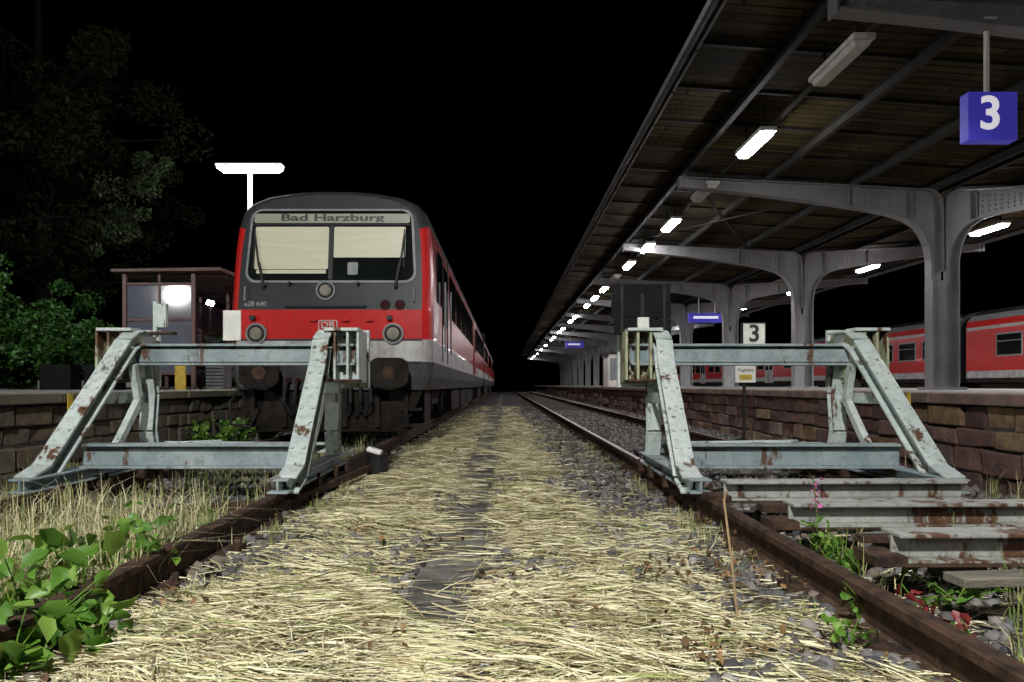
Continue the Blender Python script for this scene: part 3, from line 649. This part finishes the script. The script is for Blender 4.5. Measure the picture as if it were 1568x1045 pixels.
while y<60:
    if abs((y-29.5))<.9: y+=1.5; continue
    sidewin(y,y+1.25); y+=1.55
for y in(19.9,38.0,49.0): w.box(XS+.012,XS+.03,y,y+1.1,1.15,2.7,'red'); w.box(XS+.03,XS+.034,y+.15,y+.5,1.8,2.5,'glass'); w.box(XS+.03,XS+.034,y+.6,y+.95,1.8,2.5,'glass')
w.tube([(XS+.05,9.85,1.3),(XS+.05,9.85,2.3)],.014,'lgrey',6); w.tube([(XS+.05,10.9,1.3),(XS+.05,10.9,2.3)],.014,'lgrey',6)
w.box(XS-.2,XS+.012,29.9,30.4,.8,3.1,'black')
w.build('side_windows_and_doors',tr)
w=B(); w.box(TX+.02,TX+.42,9.2,9.9,3.26,3.38,'troof'); w.box(TX-.8,TX+.8,11.5,14,3.22,3.38,'troof'); w.tube([(TX-.3,9.0,3.26),(TX-.3,9.0,3.36)],.03,'troof',8); w.tube([(TX-.6,9.4,3.26),(TX-.6,9.4,3.36),(TX-.5,9.1,3.36)],.03,'troof',8)
for k in range(8): w.box(TX-.7,TX+.7,16+5*k,18+5*k,3.22,3.35,'troof')
w.build('roof_equipment',tr,.01)

# ------------------------------------------------------------ right train
t2=empty('passenger_coach_train'); X2=15.5; w=B()
c0=16.0
for k in range(4):
    y0=c0-16+k*23.3; y1=y0+22.9
    sec=[(0,.9),(0,1.05),(0,1.28),(0,1.40),(0,2.62),(0,2.72),(.03,2.92),(.18,3.12),(.5,3.27),(1.25,3.40)]
    sec2=sec+[(2.5-a,z) for a,z in sec[::-1]]
    mats=['dirtyblack','twhite','red','red','twhite','red','lgrey','troof','troof','troof']
    for i in range(len(sec2)-1):
        j=min(i,len(sec2)-2-i); w.add([(X2+sec2[i][0],y0,sec2[i][1]),(X2+sec2[i+1][0],y0,sec2[i+1][1]),(X2+sec2[i+1][0],y1,sec2[i+1][1]),(X2+sec2[i][0],y1,sec2[i][1])],[(0,1,2,3)],mats[min(j,9)])
    for yy in(y0,y1): w.add([(X2+a,yy,z) for a,z in sec2],[tuple(range(len(sec2)))],'tgrey')
    for dd in(y0+6.0,y0+16.0):
        w.box(X2-.02,X2,dd,dd+1.25,.95,2.66,'twhite'); w.box(X2-.026,X2-.02,dd+.12,dd+.52,1.7,2.5,'glass'); w.box(X2-.026,X2-.02,dd+.73,dd+1.13,1.7,2.5,'glass'); w.box(X2-.028,X2-.02,dd+.61,dd+.64,.96,2.64,'tgrey')
    yy=y0+.9
    while yy<y1-1.4:
        if not any(dd-1.35<yy<dd+1.4 for dd in(y0+6.0,y0+16.0)):
            w.box(X2-.012,X2,yy,yy+1.1,1.72,2.45,'lgrey'); w.box(X2-.018,X2-.012,yy+.05,yy+1.05,1.77,2.40,'glass'); w.box(X2-.022,X2-.018,yy+.05,yy+1.05,2.18,2.205,'lgrey'); yy+=1.5
        else: yy+=.25
    if k>=1: w.box(X2-.012,X2,y0+7.4,y0+15.8,2.50,2.59,'yellow')
    for b0 in(y0+2.5,y0+4.6,y0+18,y0+20): w.tube([(X2+.2,b0,.55),(X2+.34,b0,.55)],.4,'dirtyblack',18)
    w.box(X2+.1,X2+2.4,y0+.5,y1-.5,.6,.95,'dirtyblack'); w.box(X2+.3,X2+2.2,y1,y1+.4,1,3,'black')
w.build('coaches',t2)
e=empty('railway_track'); r=B()
for x in(X2+.5,X2+2.0): rail(r,x,-4,100)
for x in(11.6,13.1): rail(r,x,-4,200)
r.build('rails',e)

# ------------------------------------------------------------ left platform furniture
sh=empty('platform_shelter'); s=B(); x0=PX(192,12); x1=PX(297,12); y0,y1=12.0,16.5; zt=2.78
for x in(x0,x1):
    for y in(y0,y0+1.5,y0+3,y1): s.box(x-.035,x+.035,y-.035,y+.035,.745,zt,'shelter')
for z in(1.0,1.95,zt-.2): 
    s.box(x0+.036,x1-.036,y0-.02,y0+.02,z,z+.04,'shelter'); s.box(x0-.02,x0+.02,y0+.036,y1,z,z+.04,'shelter')
    s.box(x0+.036,x1-.036,y1-.02,y1+.02,z,z+.04,'shelter')
s.box((x0+x1)/2-.02,(x0+x1)/2+.02,y0-.018,y0+.018,.8,zt,'shelter')
s.poly([(x0-.15,y0-.2,zt),(x1+.55,y0-.2,zt+.02),(x1+.55,y0-.2,zt+.08),(x0-.15,y0-.2,zt+.05)],(0,y1-y0+.4,0),'shelter'); 
for q in range(12): s.box(x0,x1+.5,y0+.2+q*.35,y0+.24+q*.35,zt-.03,zt-.002,'lgrey')
s.build('frame_and_roof',sh,.004)
m,nt,b=newmat('shelter_glass'); b.inputs['Base Color'].default_value=(.22,.25,.34,1); b.inputs['Roughness'].default_value=.07; b.inputs['Alpha'].default_value=.4; b.inputs['Specular IOR Level'].default_value=1.0
M['sglass']=m
s=B(); s.box(x0+.04,x1-.04,y0-.004,y0+.004,1.04,1.94,'sglass'); s.box(x0+.04,x1-.04,y0-.004,y0+.004,1.995,zt-.21,'sglass'); s.box(x0-.004,x0+.004,y0+.04,y1,1.04,zt-.21,'sglass'); s.box(x0+.04,x1-.04,y1-.004,y1+.004,1.04,zt-.21,'sglass'); s.build('glazing',sh)
s=B(); s.box(x0+.1,x0+.55,y0+.6,y0+3.5,1.15,1.2,'dsteel'); s.box(x0+.15,x0+.2,y0+.7,y0+.75,.745,1.15,'dsteel'); s.box(x0+.3,x0+.9,y0+.3,y0+.5,1.2,1.9,'concrete'); s.build('bench',sh)
s=B(); s.box(PX(315,13),PX(342,13),13,13.4,.745,PZ(555,13),'lgrey')
for k in range(6): s.box(PX(315,13),PX(342,13),12.99,13,.8+.065*k,.82+.065*k,'dsteel')
s.build('litter_bin',None,.01)
s=B(); s.box(PX(268,11),PX(284,11),11,11.03,.745,PZ(555,11),'yellow'); s.build('yellow_marker_post')
s=B()
for a,b2 in((60,108),(128,178)): s.box(PX(a,11.2),PX(b2,11.2),11.2,11.5,.745,PZ(558,11.2),'board')
s.box(PX(50,11.4),PX(185,11.4),11.52,11.6,.745,.9,'concrete'); s.build('low_fence',None,.01)
e=empty('street_lamp'); d=12.9; x=PX(383,d); z=PZ(258,d); s=B()
s.tube([(x,d,.745),(x,d,z-.05)],[.06,.04],'white',12); s.box(x-.62,x+.62,d-.10,d+.10,z+.035,z+.075,'white'); s.build('pole_and_housing',e,.01)
s=B(); pts=[(x-.60,z),(x-.52,z-.06),(x+.52,z-.06),(x+.60,z),(x+.58,z+.033),(x-.58,z+.033)]; s.poly([(a,d-.09,b) for a,b in pts],(0,.18,0),EM_LEFT); s.build('diffuser',e)
def globe(name,x,y,z,r,mat):
    e=empty(name); s=B(); s.tube([(x,y,.745 if x<-4 else 0),(x,y,z-r)],[.06,.04],'dsteel',10); s.build('pole',e)
    s=B(); s.tube([(x,y,z-r),(x,y,z-r*.7),(x,y,z),(x,y,z+r*.7),(x,y,z+r)],[r*.15,r*.7,r,r*.7,r*.1],mat,16); s.build('globe',e,smooth=True)
globe('street_lamp',PX(322,22),22,PZ(465,22),.12,EM_SMALL)
LG=emis('lamp_glass',(1,.97,.93),8)
def post_lamp(x,y,z,P,base=0.0,col=(1,.97,.93)):
    e=empty('street_lamp'); s=B(); s.tube([(x,y,base),(x,y,z+.1)],[.08,.05],'dsteel',12); s.box(x-.3,x+.3,y-.12,y+.12,z+.1,z+.18,'dsteel'); s.build('pole',e)
    s=B(); s.box(x-.25,x+.25,y-.1,y+.1,z+.06,z+.099,LG); s.build('glass',e)
    l=bpy.data.lights.new('bulb','POINT'); l.energy=P; l.color=col; l.shadow_soft_size=.18; o=bpy.data.objects.new('bulb',l); o.location=(x,y+.02,z-.13); sc.collection.objects.link(o); o.parent=e
post_lamp(-1.0,-3.0,6.4,5000,0,(1,.98,.95))
post_lamp(-14.6,-6.5,4.9,2400,.745); post_lamp(-12.6,-2.5,4.6,800,.745)
post_lamp(13.0,12,5.0,4200)  # unseen lamp, added out of view to brighten the coaches

# ------------------------------------------------------------ vegetation on the left
def cloud(n,centers,radii,shell=.5):
    i=rng.integers(0,len(centers),n); d=rng.normal(size=(n,3)); d/=np.linalg.norm(d,axis=1)[:,None]; r=rng.random(n)**(1/3)*(1-shell)+shell*rng.random(n)**.3
    return np.array(centers)[i]+d*np.array(radii)[i][:,None]*r[:,None]*np.array([1,1,.85])
def bush(name,cx,cy,w,h,n,nc=14,size=.10):
    e=empty(name); s=B(); cs=[];rs=[]
    for k in range(nc):
        c=(cx+random.uniform(-w,w),cy+random.uniform(-w*.6,w*.6),.75+random.uniform(.15,1.1)*h); cs.append(c); rs.append(random.uniform(.14,.42))
        s.tube([(cx+random.uniform(-.2,.2),cy,.7),((cx+c[0])/2,cy,(c[2]+.75)/2),c],[.03,.02,.006],'bark',5)
    s.build('branches',e); leaves(cloud(n,cs,rs),.15,size,'leaf','leaves',e,.6)
for (px,d,w,h) in((-40,12,1.0,1.6),(30,12.6,1.2,1.3),(90,13.5,1.3,1.1),(150,14.5,1.3,1.2),(190,15.5,1.0,1.1),(-130,11,1.2,2.0),(20,16,2.0,2.2),(110,18,2.0,1.8),(330,24,1.5,1.6)):
    bush('bush',PX(px,d),d,w,h,3300,28 if w>1.1 else 20,.095)
def tree(name,x,y,H,R,n,seed):
    random.seed(seed); e=empty(name); s=B(); s.tube([(x,y,.6),(x+.15,y,H*.3),(x-.1,y+.1,H*.65),(x,y,H)],[.28,.2,.12,.03],'bark',10); cs=[];rs=[]
    for k in range(34):
        a=random.uniform(0,6.28); t=random.uniform(.28,1); L=R*(1.1-.75*abs(t-.45))*random.uniform(.55,1.05); z0=H*t*.8
        p2=(x+L*math.cos(a),y+L*math.sin(a),z0+L*.25+random.uniform(-.4,.4)); pm=(x+L*.5*math.cos(a),y+L*.5*math.sin(a),z0+L*.22)
        s.tube([(x,y,z0),pm,p2],[.07,.045,.012],'bark',6)
        for f in(.55,.8,1.0): cs.append((x+L*f*math.cos(a)+random.gauss(0,.25),y+L*f*math.sin(a)+random.gauss(0,.25),z0+L*.25*f+random.gauss(0,.2))); rs.append(random.uniform(.3,.7))
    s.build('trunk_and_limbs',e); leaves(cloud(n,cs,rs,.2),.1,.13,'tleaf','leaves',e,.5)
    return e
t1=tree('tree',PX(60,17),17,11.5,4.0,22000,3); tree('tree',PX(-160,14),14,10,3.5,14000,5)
# outer boughs of the first tree, leaf colour lightened as if lamp-lit
s=B(); cs=[];rs=[]
base=(PX(60,17)+.1,17,5.6)
for (px,py) in((255,250),(230,285),(215,330),(175,300),(190,360),(165,345),(240,262),(150,380)):
    d=15.2; p=(PX(px,d),d+random.uniform(-.3,.3),PZ(py,d)); m_=((base[0]+p[0])/2,(base[1]+p[1])/2,max(base[2],p[2])*.5+p[2]*.5+.3)
    s.tube([base,m_,p],[.05,.03,.008],'bark',6)
    for f in(.7,.85,1): cs.append(tuple(m_[i]*(1-f)+p[i]*f+random.gauss(0,.1) for i in range(3))); rs.append(random.uniform(.15,.38))
s.build('hanging_boughs',t1); leaves(cloud(2600,cs,rs,.2),.1,.10,'litleaf','bough_leaves',t1,.45)

# ------------------------------------------------------------ world
wd=bpy.data.worlds.new('World'); sc.world=wd; wd.use_nodes=True; nt=wd.node_tree; bg=nt.nodes['Background']
sk=nt.nodes.new('ShaderNodeTexSky'); sk.sky_type='NISHITA'; sk.sun_disc=False; sk.sun_elevation=math.radians(-6); sk.sun_rotation=math.radians(180)
nt.links.new(sk.outputs[0],bg.inputs[0]); bg.inputs[1].default_value=.02
cam=bpy.data.cameras.new('camera'); co=bpy.data.objects.new('camera',cam); sc.collection.objects.link(co)
co.location=(0,0,EYE); co.rotation_euler=(math.radians(90),0,0); cam.lens=24; cam.sensor_width=36
cam.shift_x=(784-VX)/1568; cam.shift_y=(VY-522.5)/1568; cam.clip_end=2000; cam.clip_start=.05
sc.camera=co
